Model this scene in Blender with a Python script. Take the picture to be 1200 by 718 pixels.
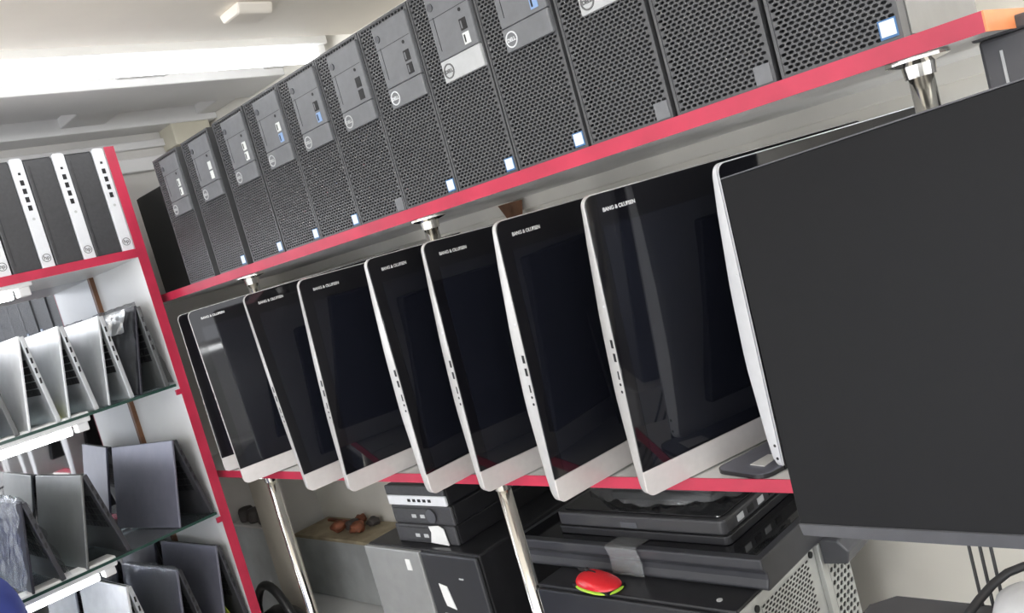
import bpy, bmesh, math, random
from mathutils import Vector, Matrix, noise
random.seed(7)
R = math.radians
for o in list(bpy.data.objects): bpy.data.objects.remove(o)
SC = bpy.context.scene
COL = SC.collection
ZC = 1.5                                  # eye height above the floor

# ------------------------------------------------------------------ camera
cam = bpy.data.cameras.new('camera'); cam.sensor_width = 36; cam.lens = 1022/1200*36
cam.clip_start = .02; cam.clip_end = 50
co = bpy.data.objects.new('camera', cam); COL.objects.link(co)
co.matrix_world = Matrix(((0.68498667, 0.12773317, 0.71727087, 0),
                          (0.67674452, 0.25307707, -0.69135291, 0),
                          (-0.26983351, 0.95897666, 0.0869117, ZC), (0, 0, 0, 1)))
SC.camera = co
# ------------------------------------------------------------------ world, exposure
w = bpy.data.worlds.new('world'); SC.world = w; w.use_nodes = True
bg = w.node_tree.nodes['Background']; bg.inputs[0].default_value = (.93, .95, 1, 1); bg.inputs[1].default_value = 1.35
SC.view_settings.view_transform = 'Standard'; SC.view_settings.look = 'None'
SC.view_settings.gamma = 1; SC.view_settings.use_curve_mapping = False
SC.view_settings.exposure = 1.15
TUBE_MAIN, TUBE_SHELF, TUBE_FILL = 3.5, 6, 38

# ------------------------------------------------------------------ materials
MATS = {}
def mat(name, col, rough=.5, metal=0, spec=.5, var=.06, scale=30, bump=0, emit=None, es=0, coat=0):
    if name in MATS: return MATS[name]
    m = bpy.data.materials.new(name); m.use_nodes = True; nt = m.node_tree
    b = nt.nodes['Principled BSDF']
    b.inputs['Roughness'].default_value = rough; b.inputs['Metallic'].default_value = metal
    b.inputs['Specular IOR Level'].default_value = spec
    b.inputs['Coat Weight'].default_value = coat
    tc = nt.nodes.new('ShaderNodeTexCoord'); nz = nt.nodes.new('ShaderNodeTexNoise')
    nz.inputs['Scale'].default_value = scale; nz.inputs['Detail'].default_value = 4
    nt.links.new(tc.outputs['Object'], nz.inputs['Vector'])
    rp = nt.nodes.new('ShaderNodeValToRGB')
    rp.color_ramp.elements[0].position = .3; rp.color_ramp.elements[1].position = .7
    rp.color_ramp.elements[0].color = tuple(max(0, c*(1-var)) for c in col)+(1,)
    rp.color_ramp.elements[1].color = tuple(min(1, c*(1+var)) for c in col)+(1,)
    nt.links.new(nz.outputs['Fac'], rp.inputs['Fac']); nt.links.new(rp.outputs['Color'], b.inputs['Base Color'])
    if bump:
        bp = nt.nodes.new('ShaderNodeBump'); bp.inputs['Strength'].default_value = bump; bp.inputs['Distance'].default_value = .002
        nt.links.new(nz.outputs['Fac'], bp.inputs['Height']); nt.links.new(bp.outputs['Normal'], b.inputs['Normal'])
    if emit:
        b.inputs['Emission Color'].default_value = (*emit, 1); b.inputs['Emission Strength'].default_value = es
    MATS[name] = m; return m
def film_mat(name, tint, clear, rough, white=.15, bump=0, gl_k=.9):
    """thin clear sheet: see-through, fresnel gloss and a little milky diffuse"""
    m = bpy.data.materials.new(name); m.use_nodes = True; nt = m.node_tree; nt.nodes.clear()
    out = nt.nodes.new('ShaderNodeOutputMaterial'); tr = nt.nodes.new('ShaderNodeBsdfTransparent'); tr.inputs[0].default_value = (*tint, 1)
    gl = nt.nodes.new('ShaderNodeBsdfGlossy'); gl.inputs['Roughness'].default_value = rough; gl.inputs[0].default_value = (.95, .97, 1, 1)
    df = nt.nodes.new('ShaderNodeBsdfDiffuse'); df.inputs[0].default_value = (.85, .87, .88, 1)
    fr = nt.nodes.new('ShaderNodeFresnel'); fr.inputs['IOR'].default_value = 1.45
    nz = nt.nodes.new('ShaderNodeTexNoise'); nz.inputs['Scale'].default_value = 40
    bp = nt.nodes.new('ShaderNodeBump'); bp.inputs['Strength'].default_value = bump; bp.inputs['Distance'].default_value = .004
    nt.links.new(nz.outputs['Fac'], bp.inputs['Height']); nt.links.new(bp.outputs['Normal'], gl.inputs['Normal'])
    m1 = nt.nodes.new('ShaderNodeMixShader'); m1.inputs[0].default_value = white
    nt.links.new(tr.outputs[0], m1.inputs[1]); nt.links.new(df.outputs[0], m1.inputs[2])
    ad = nt.nodes.new('ShaderNodeMath'); ad.operation = 'MULTIPLY_ADD'; ad.inputs[1].default_value = gl_k; ad.inputs[2].default_value = 1-clear
    nt.links.new(fr.outputs[0], ad.inputs[0])
    m2 = nt.nodes.new('ShaderNodeMixShader'); nt.links.new(ad.outputs[0], m2.inputs[0])
    nt.links.new(m1.outputs[0], m2.inputs[1]); nt.links.new(gl.outputs[0], m2.inputs[2]); nt.links.new(m2.outputs[0], out.inputs[0])
    MATS[name] = m; return m
CREAM = mat('cream_paint', (.88, .82, .725), .6, scale=6, var=.03)
WHITEP = mat('white_paint', (.82, .81, .80), .6, scale=6, var=.03)
WALLP = mat('wall_paint', (.86, .83, .75), .5, scale=5, var=.05)
GREYW = mat('grey_wall', (.62, .60, .57), .6, scale=5, var=.06)
FLOORM = mat('floor_tile', (.58, .56, .52), .4, scale=8, var=.1)
LAMW = mat('white_laminate', (.80, .80, .79), .35, scale=10, var=.02)
RED = mat('red_edge_band', (.50, .028, .068), .38, scale=14, var=.12)
BEIGEB = mat('beige_board', (.50, .46, .39), .6, scale=9, var=.08)
BROWN = mat('brown_wood', (.17, .075, .035), .5, scale=30, var=.25)
LITRED = mat('orange_edge', (.80, .27, .10), .4, scale=14, var=.1)  # red shelf end, its orange lighting put into the colour
CHROME = mat('chrome', (.86, .84, .78), .16, 1, scale=20, var=.02)
MIRROR = mat('mirror', (.72, .74, .78), .03, 1, scale=4, var=.01)
DELLP = mat('charcoal_plastic', (.165, .170, .178), .45, scale=60, var=.08)
GRILL = mat('charcoal_grille', (.085, .086, .089), .40, scale=60, var=.08)
CASEB = mat('black_case', (.010, .010, .011), .5, scale=40, var=.1)
CASEM = mat('black_steel', (.018, .018, .020), .32, scale=40, var=.15)
HOLE = mat('dark_slot', (.006, .006, .007), .5)
SILVERP = mat('silver_plastic', (.50, .51, .51), .35, scale=60, var=.04)
ALU = mat('silver_shell', (.66, .65, .63), .34, .35, scale=80, var=.03)
CHIN = mat('silver_chin', (.74, .71, .69), .38, .25, scale=80, var=.03)
GLASSB = mat('black_bezel_glass', (.006, .006, .008), .05, spec=.5, var=.05)
SCREEN = mat('black_screen_glass', (.008, .009, .014), .035, spec=.6, var=.05)
LETTER = mat('silver_lettering', (.72, .72, .72), .35, .2)
LOGO = mat('logo_silver', (.75, .77, .78), .3, .3)
LOGOD = mat('logo_dark', (.12, .12, .12), .4)
STICK = mat('pale_blue_sticker', (.72, .82, .90), .35, var=.08, scale=300)
STICKB = mat('blue_sticker_edge', (.05, .16, .36), .35)
USBW = mat('white_port', (.75, .77, .74), .4)
USBB = mat('blue_port', (.25, .38, .62), .4)
HPBLK = mat('hatched_black_plastic', (.050, .050, .053), .42, scale=120, var=.12)
HPWHT = mat('white_silver_plastic', (.74, .75, .77), .35, scale=60, var=.03)
MATTE = mat('matte_screen', (.005, .0052, .006), .45, spec=.2, scale=60, var=.05)
LIP = mat('grey_bezel', (.085, .087, .096), .4, scale=60, var=.05)
PAPER = mat('white_paper', (.78, .78, .76), .7, scale=60, var=.03)
STEEL = mat('grey_steel', (.52, .54, .54), .35, .2, scale=7, var=.22)
GALV = mat('galvanised_steel', (.56, .57, .55), .38, .4, scale=25, var=.1)
TAN = mat('tan_fibreboard', (.36, .30, .20), .7, scale=18, var=.25)
RUST = mat('rusty_brown', (.20, .065, .03), .65, scale=40, var=.45)
TIN = mat('dull_brown_tin', (.055, .045, .04), .5, scale=30, var=.3)
MRED = mat('red_gloss', (.62, .012, .02), .22, coat=.4)
LIME = mat('lime_rim', (.45, .70, .06), .4)
DGREY = mat('dark_grey_laminate', (.085, .085, .092), .5, scale=20, var=.08)
BLUE = mat('blue_cloth', (.05, .075, .33), .7, scale=20, var=.12)
BAGM = mat('black_leather', (.013, .013, .014), .42, scale=60, var=.2)
BAGR = mat('dark_red_cloth', (.07, .012, .018), .6, scale=30, var=.3)
CABLE = mat('dark_rubber', (.035, .035, .038), .5)
YELL = mat('yellow_green_sheet', (.62, .66, .22), .5, scale=20, var=.15)
LIMES = mat('lime_sheet', (.52, .62, .08), .5, scale=20, var=.1)
GEDGE = mat('green_glass_edge', (.03, .07, .055), .15)
FOIL = mat('crinkled_foil', (.75, .76, .76), .25, .9, scale=24, var=.15, bump=.9)
BOX = mat('cream_box', (.66, .62, .50), .6, scale=10, var=.04)
GLASS = film_mat('clear_glass', (.90, .97, .94), .93, .02, white=.03)
WRAP = film_mat('plastic_wrap', (.96, .96, .96), .91, .12, white=.05, bump=.45, gl_k=.45)
TAPE = film_mat('clear_tape', (.85, .85, .83), .86, .2, white=.10, bump=.6)
def lamp_mat(name, s): return mat(name, (1, 1, 1), .5, emit=(.97, .985, 1), es=s)
L_MAIN, L_SHELF, L_FILL = lamp_mat('tube_glow', TUBE_MAIN), lamp_mat('shelf_tube_glow', TUBE_SHELF), lamp_mat('room_tube_glow', TUBE_FILL)  # the last glow serves only the added, unseen fill tubes

# ------------------------------------------------------------------ mesh helpers
class MB:
    def __init__(s): s.v = []; s.f = []
    def add(s, vs, fs):
        n = len(s.v); s.v += [tuple(v) for v in vs]; s.f += [tuple(i+n for i in f) for f in fs]; return s
    def box(s, x0, x1, y0, y1, z0, z1):
        return s.add([(x0,y0,z0),(x1,y0,z0),(x1,y1,z0),(x0,y1,z0),(x0,y0,z1),(x1,y0,z1),(x1,y1,z1),(x0,y1,z1)],
                     [(0,3,2,1),(4,5,6,7),(0,1,5,4),(1,2,6,5),(2,3,7,6),(3,0,4,7)])
    def prism(s, pts, a, b, ax='y'):
        """polygon pts in the other two axes, extruded from a to b along ax"""
        def mk(p, t):
            return {'y': (p[0], t, p[1]), 'x': (t, p[0], p[1]), 'z': (p[0], p[1], t)}[ax]
        n = len(pts)
        return s.add([mk(p, a) for p in pts]+[mk(p, b) for p in pts],
                     [tuple(range(n)), tuple(range(2*n-1, n-1, -1))]+[(i, i+n, (i+1) % n+n, (i+1) % n) for i in range(n)])
    def tube(s, pts, r, seg=16, cap=True):
        pts = [Vector(p) for p in pts]; rr = r if isinstance(r, (list, tuple)) else [r]*len(pts)
        vs = []; fs = []; up = None
        for i, p in enumerate(pts):
            t = (pts[min(i+1, len(pts)-1)]-pts[max(i-1, 0)]).normalized()
            if up is None:
                up = Vector((0, 0, 1)) if abs(t.z) < .9 else Vector((1, 0, 0))
            a = t.cross(up).normalized(); b = a.cross(t).normalized(); up = b
            for k in range(seg):
                q = 2*math.pi*k/seg; vs.append(p+(a*math.cos(q)+b*math.sin(q))*rr[i])
        for i in range(len(pts)-1):
            for k in range(seg):
                fs.append((i*seg+k, i*seg+(k+1) % seg, (i+1)*seg+(k+1) % seg, (i+1)*seg+k))
        if cap: fs += [tuple(range(seg-1, -1, -1)), tuple((len(pts)-1)*seg+k for k in range(seg))]
        return s.add(vs, fs)
    def ring(s, c, r0, r1, y0, y1, seg=32):
        """flat ring in the local x-z plane"""
        vs = []; fs = []
        for k in range(seg):
            a = 2*math.pi*k/seg; ca, sa = math.cos(a), math.sin(a)
            vs += [(c[0]+r0*ca, y0, c[1]+r0*sa), (c[0]+r1*ca, y0, c[1]+r1*sa), (c[0]+r1*ca, y1, c[1]+r1*sa), (c[0]+r0*ca, y1, c[1]+r0*sa)]
        for k in range(seg):
            i, j = 4*k, 4*((k+1) % seg)
            for q in range(4): fs.append((i+q, j+q, j+(q+1) % 4, i+(q+1) % 4))
        return s.add(vs, fs)
    def lathe(s, prof, seg=24, c=(0, 0)):
        n = len(prof); vs = []; fs = []
        for k in range(seg):
            a = 2*math.pi*k/seg
            vs += [(c[0]+r*math.cos(a), c[1]+r*math.sin(a), z) for r, z in prof]
        for k in range(seg):
            for i in range(n-1):
                j = (k+1) % seg; fs.append((k*n+i, j*n+i, j*n+i+1, k*n+i+1))
        return s.add(vs, fs)
    def grid(s, fn, nu, nv):
        vs = [fn(i/nu, j/nv) for j in range(nv+1) for i in range(nu+1)]
        fs = [(j*(nu+1)+i, j*(nu+1)+i+1, (j+1)*(nu+1)+i+1, (j+1)*(nu+1)+i) for j in range(nv) for i in range(nu)]
        return s.add(vs, fs)
    def build(s, name, m, parent=None, bevel=0, smooth=False, loc=None, seg=2, solid=0, sub=0):
        me = bpy.data.meshes.new(name); me.from_pydata(s.v, [], s.f); me.update()
        bm = bmesh.new(); bm.from_mesh(me); bmesh.ops.remove_doubles(bm, verts=bm.verts, dist=1e-6)
        if not solid: bmesh.ops.recalc_face_normals(bm, faces=bm.faces)
        bm.to_mesh(me); bm.free()
        o = bpy.data.objects.new(name, me); COL.objects.link(o); me.materials.append(m)
        if smooth:
            for p in me.polygons: p.use_smooth = True
        if sub:
            sm = o.modifiers.new('sub', 'SUBSURF'); sm.levels = sub; sm.render_levels = sub
        if solid:
            sm = o.modifiers.new('solid', 'SOLIDIFY'); sm.thickness = solid
        if bevel:
            b = o.modifiers.new('bevel', 'BEVEL'); b.width = bevel; b.segments = seg; b.limit_method = 'ANGLE'; b.angle_limit = R(40)
        if parent: o.parent = parent
        if loc: o.location = loc
        return o
def tag(o, label=None, cat=None, group=None, kind=None):
    if label: o['label'] = label
    if cat: o['category'] = cat
    if group: o['group'] = group
    if kind: o['kind'] = kind
    return o
def thing(name, label, cat, loc=(0, 0, 0), rot=(0, 0, 0), group=None):
    o = bpy.data.objects.new(name, None); COL.objects.link(o); o.empty_display_size = .05
    o.location = (loc[0], loc[1], loc[2]+ZC); o.rotation_euler = rot
    return tag(o, label, cat, group)
def base(o, x, y, z):                       # a top-level mesh built in eye-relative coordinates: origin to its own base
    o.data.transform(Matrix.Translation((-x, -y, -z))); o.location = (x, y, z+ZC); return o
def struct(name, mb, m, **k):
    o = mb.build(name, m, **k); o.location = (0, 0, ZC); o['kind'] = 'structure'; return o
def dup(root, loc=None, rot=None, label=None, skip=()):
    r = root.copy(); COL.objects.link(r)
    if loc: r.location = (loc[0], loc[1], loc[2]+ZC)
    if rot: r.rotation_euler = rot
    if label: r['label'] = label
    for ch in list(root.children):
        if ch.name.split('.')[0] in skip: continue
        c = ch.copy(); COL.objects.link(c); c.parent = r
        for g in list(ch.children):
            d = g.copy(); COL.objects.link(d); d.parent = c
    return r
def text(name, s, size, m, parent, loc, rot, bold=.0, ex=.0004, sx=1.0):
    cu = bpy.data.curves.new(name, 'FONT'); cu.body = s; cu.size = size; cu.extrude = ex; cu.offset = bold
    t = bpy.data.objects.new(name+'_src', cu); COL.objects.link(t)
    dg = bpy.context.evaluated_depsgraph_get(); me = bpy.data.meshes.new_from_object(t.evaluated_get(dg))
    bpy.data.objects.remove(t); me.name = name
    o = bpy.data.objects.new(name, me); COL.objects.link(o); me.materials.clear(); me.materials.append(m)
    o.parent = parent; o.location = loc; o.rotation_euler = rot; o.scale = (sx, 1, 1)
    return o
def rrect(x0, x1, z0, z1, r, n=6, corners='1111'):
    """rounded rectangle, corners: bl br tr tl"""
    pts = []
    for (cx, cz, a0, on) in ((x0+r, z0+r, 180, corners[0]), (x1-r, z0+r, 270, corners[1]), (x1-r, z1-r, 0, corners[2]), (x0+r, z1-r, 90, corners[3])):
        if on == '1':
            for k in range(n+1):
                a = R(a0+90*k/n); pts.append((cx+r*math.cos(a), cz+r*math.sin(a)))
        else:
            sx = x0 if cx < (x0+x1)/2 else x1; sz = z0 if cz < (z0+z1)/2 else z1; pts.append((sx, sz))
    return pts

# ------------------------------------------------------------------ room
UNDER = .058; FRONT = 1.0; BACK = 1.53; LEFT = -2.83; DECK = -1.03; SH_TOP = -.4243
struct('floor', MB().box(LEFT-.1, 2.2, -2.4, BACK+.1, -1.6, -1.5), FLOORM)
struct('wall_back', MB().box(LEFT-.1, 2.2, BACK, BACK+.1, -1.5, .85), WALLP)
struct('wall_left', MB().box(LEFT-.1, LEFT, -2.4, BACK, -1.5, .85), GREYW)
struct('ceiling', MB().box(-1.90, 2.2, -2.4, BACK, .62, .85), CREAM)
cf = MB()                                   # the coffered far half: beams with recessed panels between them
cf.box(LEFT-.1, -1.90, -2.4, BACK, .675, .85)
for x0, x1 in ((-2.26, -2.49), (-2.72, -2.83)): cf.box(min(x0, x1), max(x0, x1), -2.4, BACK, .625, .68)
for y0, y1 in ((1.02, 1.155), (.1, .235), (-.8, -.665), (1.46, 1.53)): cf.box(LEFT, -2.06, y0, y1, .645, .68)
struct('ceiling_coffered', cf, WHITEP, bevel=.004)
tr = MB().box(LEFT, 1.5, BACK-.016, BACK, .032, .088)
struct('trim_back', tr, WALLP, bevel=.003)
t2 = MB()
for z0, z1, d in ((.50, .545, .03), (.575, .60, .02)): t2.box(LEFT, LEFT+d, -.5, BACK, z0, z1)
struct('trim_left', t2, WHITEP, bevel=.004)
o = tag(base(MB().box(LEFT, LEFT+.10, 1.365, 1.50, .555, .645).build('junction_box', BOX, bevel=.004), LEFT+.05, 1.43, .555),
        'cream box fixed high in the wall corner behind the far towers', 'box')
o = tag(base(MB().prism([(-1.738, .62), (-1.728, .597), (-1.66, .597), (-1.648, .62)], 1.05, 1.14).build('ceiling_bracket', CREAM, bevel=.006), -1.70, 1.09, .62),
        'small white box bracket on the cream ceiling at the top edge', 'bracket')

# ------------------------------------------------------------------ lamps
def tube_lamp(name, label, x, y0, y1, z, m, r=.017, ends=True):
    t = thing(name, label, 'lamp', (x, (y0+y1)/2, z)); h = (y1-y0)/2
    MB().tube([(0, -h, 0), (0, h-.03, 0)], r, 16).build('glowing_tube', m, t, smooth=True)
    MB().box(-.028, .028, -h-.01, h+.015, r*.75, r*.75+.025).build('housing', LAMW, t, bevel=.004)
    for s in (-1, 1): MB().box(-.016, .016, s*h-.018 if s > 0 else s*h-.01, s*h+.01 if s > 0 else s*h+.0, -r*.9, r).build('end_cap', LAMW, t, bevel=.003)
    return t
tube_lamp('ceiling_tube_lamp', 'long glowing white tube lamp along the ceiling above the far towers', -2.01, .12, 1.49, .606, L_MAIN, r=.025)
for i, (x, y0, y1) in enumerate(((-.45, -1.75, -.55), (.95, -1.2, 0))):  # unseen tubes added to light the shelves from the viewer's side
    tube_lamp('ceiling_tube_lamp', ('tube lamp on the cream ceiling behind the viewer', 'tube lamp on the cream ceiling to the right of the viewer')[i], x, y0, y1, .585, L_FILL)

oc = thing('open_cabinet', 'white open cabinet across the aisle behind the viewer', 'cabinet', (1.10, -.35, -1.5))
for z0 in (.30, .85, 1.455): MB().box(-.18, .18, -.85, .75, z0, z0+.02).build('board', LAMW, oc)
for y0 in (-.87, .75): MB().box(-.18, .18, y0, y0+.02, 0, 1.475).build('side_panel', LAMW, oc)
MB().box(.18, .19, -.87, .77, 0, 1.475).build('back_panel', LAMW, oc)
tube_lamp('shelf_tube_lamp', 'glowing tube under the top board of the cabinet across the aisle', .95, -1.0, .32, -.070, L_SHELF, r=.015)
wl = thing('wall_tube_lamp', 'upright glowing tube lamp on the back wall right of the shelves', 'lamp', (.42, BACK-.045, -.55))  # out of view, added to brighten the recesses from the right
MB().tube([(0, 0, 0), (0, 0, .9)], .016, 16).build('glowing_tube', L_FILL, wl, smooth=True)
MB().box(-.03, .03, .018, .045, -.02, .92).build('housing', LAMW, wl, bevel=.004)
for z0 in (-.015, .895): MB().box(-.018, .018, -.018, .02, z0, z0+.02).build('end_cap', LAMW, wl, bevel=.003)
# ------------------------------------------------------------------ display cabinet on the left
CX = -2.30; CB = -2.66; CY0 = -.25; CY1 = .977; PY = .953
cab = thing('display_cabinet', 'white display cabinet with pink red front edges along the left wall', 'cabinet', (CX, .5, -1.5))
def rel(mb, px, py, pz): mb.v = [(x-px, y-py, z-pz) for x, y, z in mb.v]; return mb
def cabpart(mb, name, m, **k): return rel(mb, CX, .5, -1.5).build(name, m, cab, **k)
cabpart(MB().box(CB, CX, PY, CY1, -1.5, .484), 'side_panel', LAMW)
cabpart(MB().box(CB, CX, CY0, CY0+.024, -1.5, .484), 'side_panel', LAMW)
cabpart(MB().box(CB, CX, CY0+.024, PY, .190, .2105), 'top_board', LAMW)
cabpart(MB().box(CB, CX, CY0+.024, PY, -.872, -.85), 'bottom_board', LAMW)
cabpart(MB().box(CB-.012, CB, CY0, CY1, -.87, .19), 'mirror_back', MIRROR)
cabpart(MB().box(CB, CB+.009, PY-.012, PY, -.85, .19), 'corner_strip', BROWN)
cabpart(MB().box(CX, CX+.002, PY-.001, CY1+.001, -1.5, .486), 'edge_band', RED)
cabpart(MB().box(CX, CX+.002, CY0+.02, PY, .1905, .213), 'edge_band', RED)
for z in (-.175, -.537, ):
    cabpart(MB().box(CX-.004, CX+.003, PY-.014, PY, z-.012, z+.002), 'shelf_clip', RED)
for z, lb in ((-.157, 'upper clear glass shelf in the white cabinet'), (-.519, 'lower clear glass shelf in the white cabinet')):
    g = thing('glass_shelf', lb, 'shelf', ((CX+CB)/2, .36, z-.007), group='glass shelves in the cabinet')
    hx = (CX-CB)/2; hy = (PY-CY0-.03)/2
    MB().box(-hx+.012, hx-.001, -hy, hy-.002, 0, .007).build('pane', GLASS, g)
    MB().box(hx-.001, hx+.0015, -hy, hy-.002, 0, .007).build('polished_edge', GEDGE, g)
for z, y1, lb in ((.170, .675, 'glowing tube under the top board of the cabinet'), (-.187, .705, 'glowing tube under the upper glass shelf'),
                  (-.549, .66, 'glowing tube under the lower glass shelf')):
    t = tube_lamp('shelf_tube_lamp', lb, CX-.035, .08, y1, z, L_SHELF, r=.013)

# ------------------------------------------------------------------ wall shelves
def shelf(name, label, x0, x1, ztop, th, back, end=False):
    t = thing(name, label, 'shelf', ((x0+x1)/2, (FRONT+back)/2, ztop-th)); hx = (x1-x0)/2; hy = (back-FRONT)/2
    MB().box(-hx, hx, -hy+.002, hy, .001, th-.001).build('board', LAMW, t)
    MB().box(-hx, hx, -hy, -hy+.002, 0, th).build('edge_band', RED, t)
    if end: MB().box(hx, hx+.002, -hy, hy, 0, th).build('end_band', LITRED, t)
    return t
up = shelf('wall_shelf', 'upper shelf with pink red front edge carrying the row of towers', -2.60, -.268, .0815, .0215, BACK, end=True)
lo = shelf('wall_shelf', 'lower white shelf with red front edge carrying the row of screens', -2.62, -.55, SH_TOP, .019, BACK)
MB().prism([(-.022, .0), (.022, .0), (.006, -.05)], -.04, .0).build('wooden_bracket', BROWN, up, loc=(-1.452+1.434, .24, -.003))
def post(x, y, z0, z1, label, flange_top=True, r=.0135):
    t = thing('chrome_post', label, 'post', (x, y, z0), group='chrome shelf posts')
    h = z1-z0
    MB().tube([(0, 0, 0), (0, 0, h)], r, 24).build('pole', CHROME, t, smooth=False)
    for p in t.children[0].data.polygons: p.use_smooth = len(p.vertices) == 4
    MB().lathe([(0, h), (.034, h), (.034, h-.004), (.018, h-.008), (.0165, h-.022), (r, h-.022)], 24).build('flange', CHROME, t, smooth=False)
    return t
post(-1.93, 1.045, SH_TOP, .060, 'short chrome post between the shelves above the second screen from the left')
post(-1.235, 1.045, SH_TOP, .060, 'short chrome post between the shelves above the fourth screen from the left')
post(-.352, 1.045, SH_TOP, .060, 'short chrome post under the right end of the upper shelf, above the large matte monitor')
post(-2.125, 1.035, -1.5, SH_TOP-.019, 'slim chrome leg under the left end of the lower shelf', r=.0125)
post(-1.228, 1.035, -1.5, SH_TOP-.019, 'chrome leg under the lower shelf between the stacks of computers', r=.0135)
post(-1.352, 1.495, DECK, SH_TOP-.019, 'chrome leg under the right end of the lower shelf', r=.0135)

# ------------------------------------------------------------------ mesh-fronted towers
TW, TH, TD = .1450, .327, .27
def grille_mesh(mb, x0, x1, z0, z1, px, pz, y, dep, keep=None):
    nz = int((z1-z0)/pz); pz = (z1-z0)/nz; nx = int((x1-x0)/px); px = (x1-x0)/nx
    for j in range(nz):
        off = .5*px if j % 2 else 0
        n = nx-1 if j % 2 else nx
        za = z0+j*pz
        if off:
            for (a, b) in ((x0, x0+off), (x1-off, x1)): mb.add([(a, y, za), (b, y, za), (b, y, za+pz), (a, y, za+pz)], [(0, 1, 2, 3)])
        for i in range(n):
            xa = x0+off+i*px
            if keep and not keep(xa+px/2, za+pz/2):
                mb.add([(xa, y, za), (xa+px, y, za), (xa+px, y, za+pz), (xa, y, za+pz)], [(0, 1, 2, 3)]); continue
            rc = [(0, 0), (1, 0), (1, 1), (0, 1)]; h = [(.93, .5), (.74, .86), (.26, .86), (.07, .5), (.26, .14), (.74, .14)]
            vs = [(xa+u*px, y, za+v*pz) for u, v in rc+h]+[(xa+u*px, y+dep, za+v*pz) for u, v in h]
            fs = [(0, 1, 9, 8), (1, 2, 4), (2, 5, 4), (1, 4, 9), (2, 3, 6, 5), (3, 0, 7), (0, 8, 7), (3, 7, 6)]
            fs += [(4+k, 4+(k+1) % 6, 10+(k+1) % 6, 10+k) for k in range(6)]
            mb.add(vs, fs)
GR = MB(); grille_mesh(GR, -TW/2+.004, TW/2-.004, .004, TH-.004, .0086, .0053, 0, .004)
FR = MB()
for b in ((-TW/2, -TW/2+.004, 0, TH), (TW/2-.004, TW/2, 0, TH), (-TW/2+.004, TW/2-.004, 0, .004), (-TW/2+.004, TW/2-.004, TH-.004, TH)): FR.box(b[0], b[1], -.0015, .02, b[2], b[3])
PX0, PX1, PZ0 = -.026, TW/2-.003, .172       # raised control panel
def make_tower(label, variant):
    t = thing('desktop_tower', label, 'desktop computer', group='mesh fronted towers on the upper shelf')
    MB().box(-TW/2, TW/2, .02, TD, 0, TH).build('case', CASEB, t, bevel=.003)
    GR.build('front_grille', GRILL, t)
    FR.build('front_frame', GRILL, t)
    p = MB().box(PX0, PX1, -.0075, .002, PZ0+.036, TH-.012).build('control_panel', DELLP, t, bevel=.002)
    MB().box(PX0+.011, PX0+.0122, -.0078, -.0072, PZ0+.05, TH-.05).build('seam', HOLE, p)
    MB().box(PX0+.002, PX1-.002, -.0078, -.0072, TH-.052, TH-.0512).build('seam', HOLE, p)
    MB().tube([(PX0+.0115, -.0072, TH-.034), (PX0+.0115, -.0095, TH-.034)], .0062, 20).build('power_button', LIP, p)
    ux = PX1-.020
    MB().tube([(ux-.002, -.0072, .268), (ux-.002, -.0082, .268)], .003, 12).build('audio_jack', HOLE, p)
    cols = {'white': (USBW, USBW), 'mixed': (USBW, USBB), 'blue': (HOLE, USBB), 'dark': (HOLE, HOLE), 'one': (HOLE, USBW)}[variant[0]]
    for k, zz in enumerate((.238, .216)):
        f = MB().box(ux-.009, ux+.006, -.0082, -.0072, zz-.002, zz+.016).build('usb_port', HOLE if cols[k] is HOLE else cols[k], p)
        MB().box(ux-.0065, ux-.0035, -.0086, -.0080, zz+.001, zz+.013).build('port_tongue', HOLE if cols[k] is not HOLE else DELLP, f)
    low = MB().box(PX0, PX1, -.0078, .002, PZ0, PZ0+.0352).build('logo_panel', SILVERP if variant[1] == 'silver' else DELLP, t, bevel=.0018)
    lm = LOGOD if variant[1] == 'silver' else (LOGO if variant[1] == 'bright' else SILVERP)
    lx, lz = PX0+.0155, PZ0+.0165
    MB().ring((lx, lz), .0100, .0122, -.0088, -.0072).build('logo_ring', lm, low)
    text('logo_lettering', 'DELL', .0078, lm, low, (lx-.0092, -.0080, lz-.0026), (R(90), 0, 0), bold=.00035)
    if variant == TL[0]:
        MB().box(TW/2-.001, TW/2+.0012, .022, TD-.004, .004, TH-.004).build('side_panel', mat('pale_steel_side', (.22, .218, .21), .42, .1), t)  # lamp light on the case side, put into a paler colour
    if variant[2] == 'sticker':
        s = MB().box(TW/2-.024, TW/2-.004, -.0022, -.0012, .005, .026).build('sticker', STICKB, t)
        MB().box(TW/2-.0222, TW/2-.0058, -.0026, -.0020, .0075, .0245).build('sticker_face', STICK, s)
    elif variant[2] == 'plate':
        MB().box(TW/2-.026, TW/2-.004, -.0024, -.0012, .003, .026).build('blank_plate', DELLP, t)
    return t
edges = [-.347, -.499, -.651, -.802, -.950, -1.097, -1.2435, -1.390, -1.5365, -1.687, -1.859, -2.032]
TL = [('dark', 'dark', 'sticker'), ('dark', 'dark', 'plate'), ('dark', 'silver', 'plate'), ('blue', 'bright', 'sticker'), ('one', 'silver', 'sticker'),
      ('dark', 'bright', 'sticker'), ('dark', 'dark', 'plate'), ('blue', 'dark', 'sticker'), ('mixed', 'dark', 'sticker'), ('white', 'dark', 'sticker'),
      ('white', 'dark', 'sticker'), ('white', 'dark', 'none')]
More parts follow.
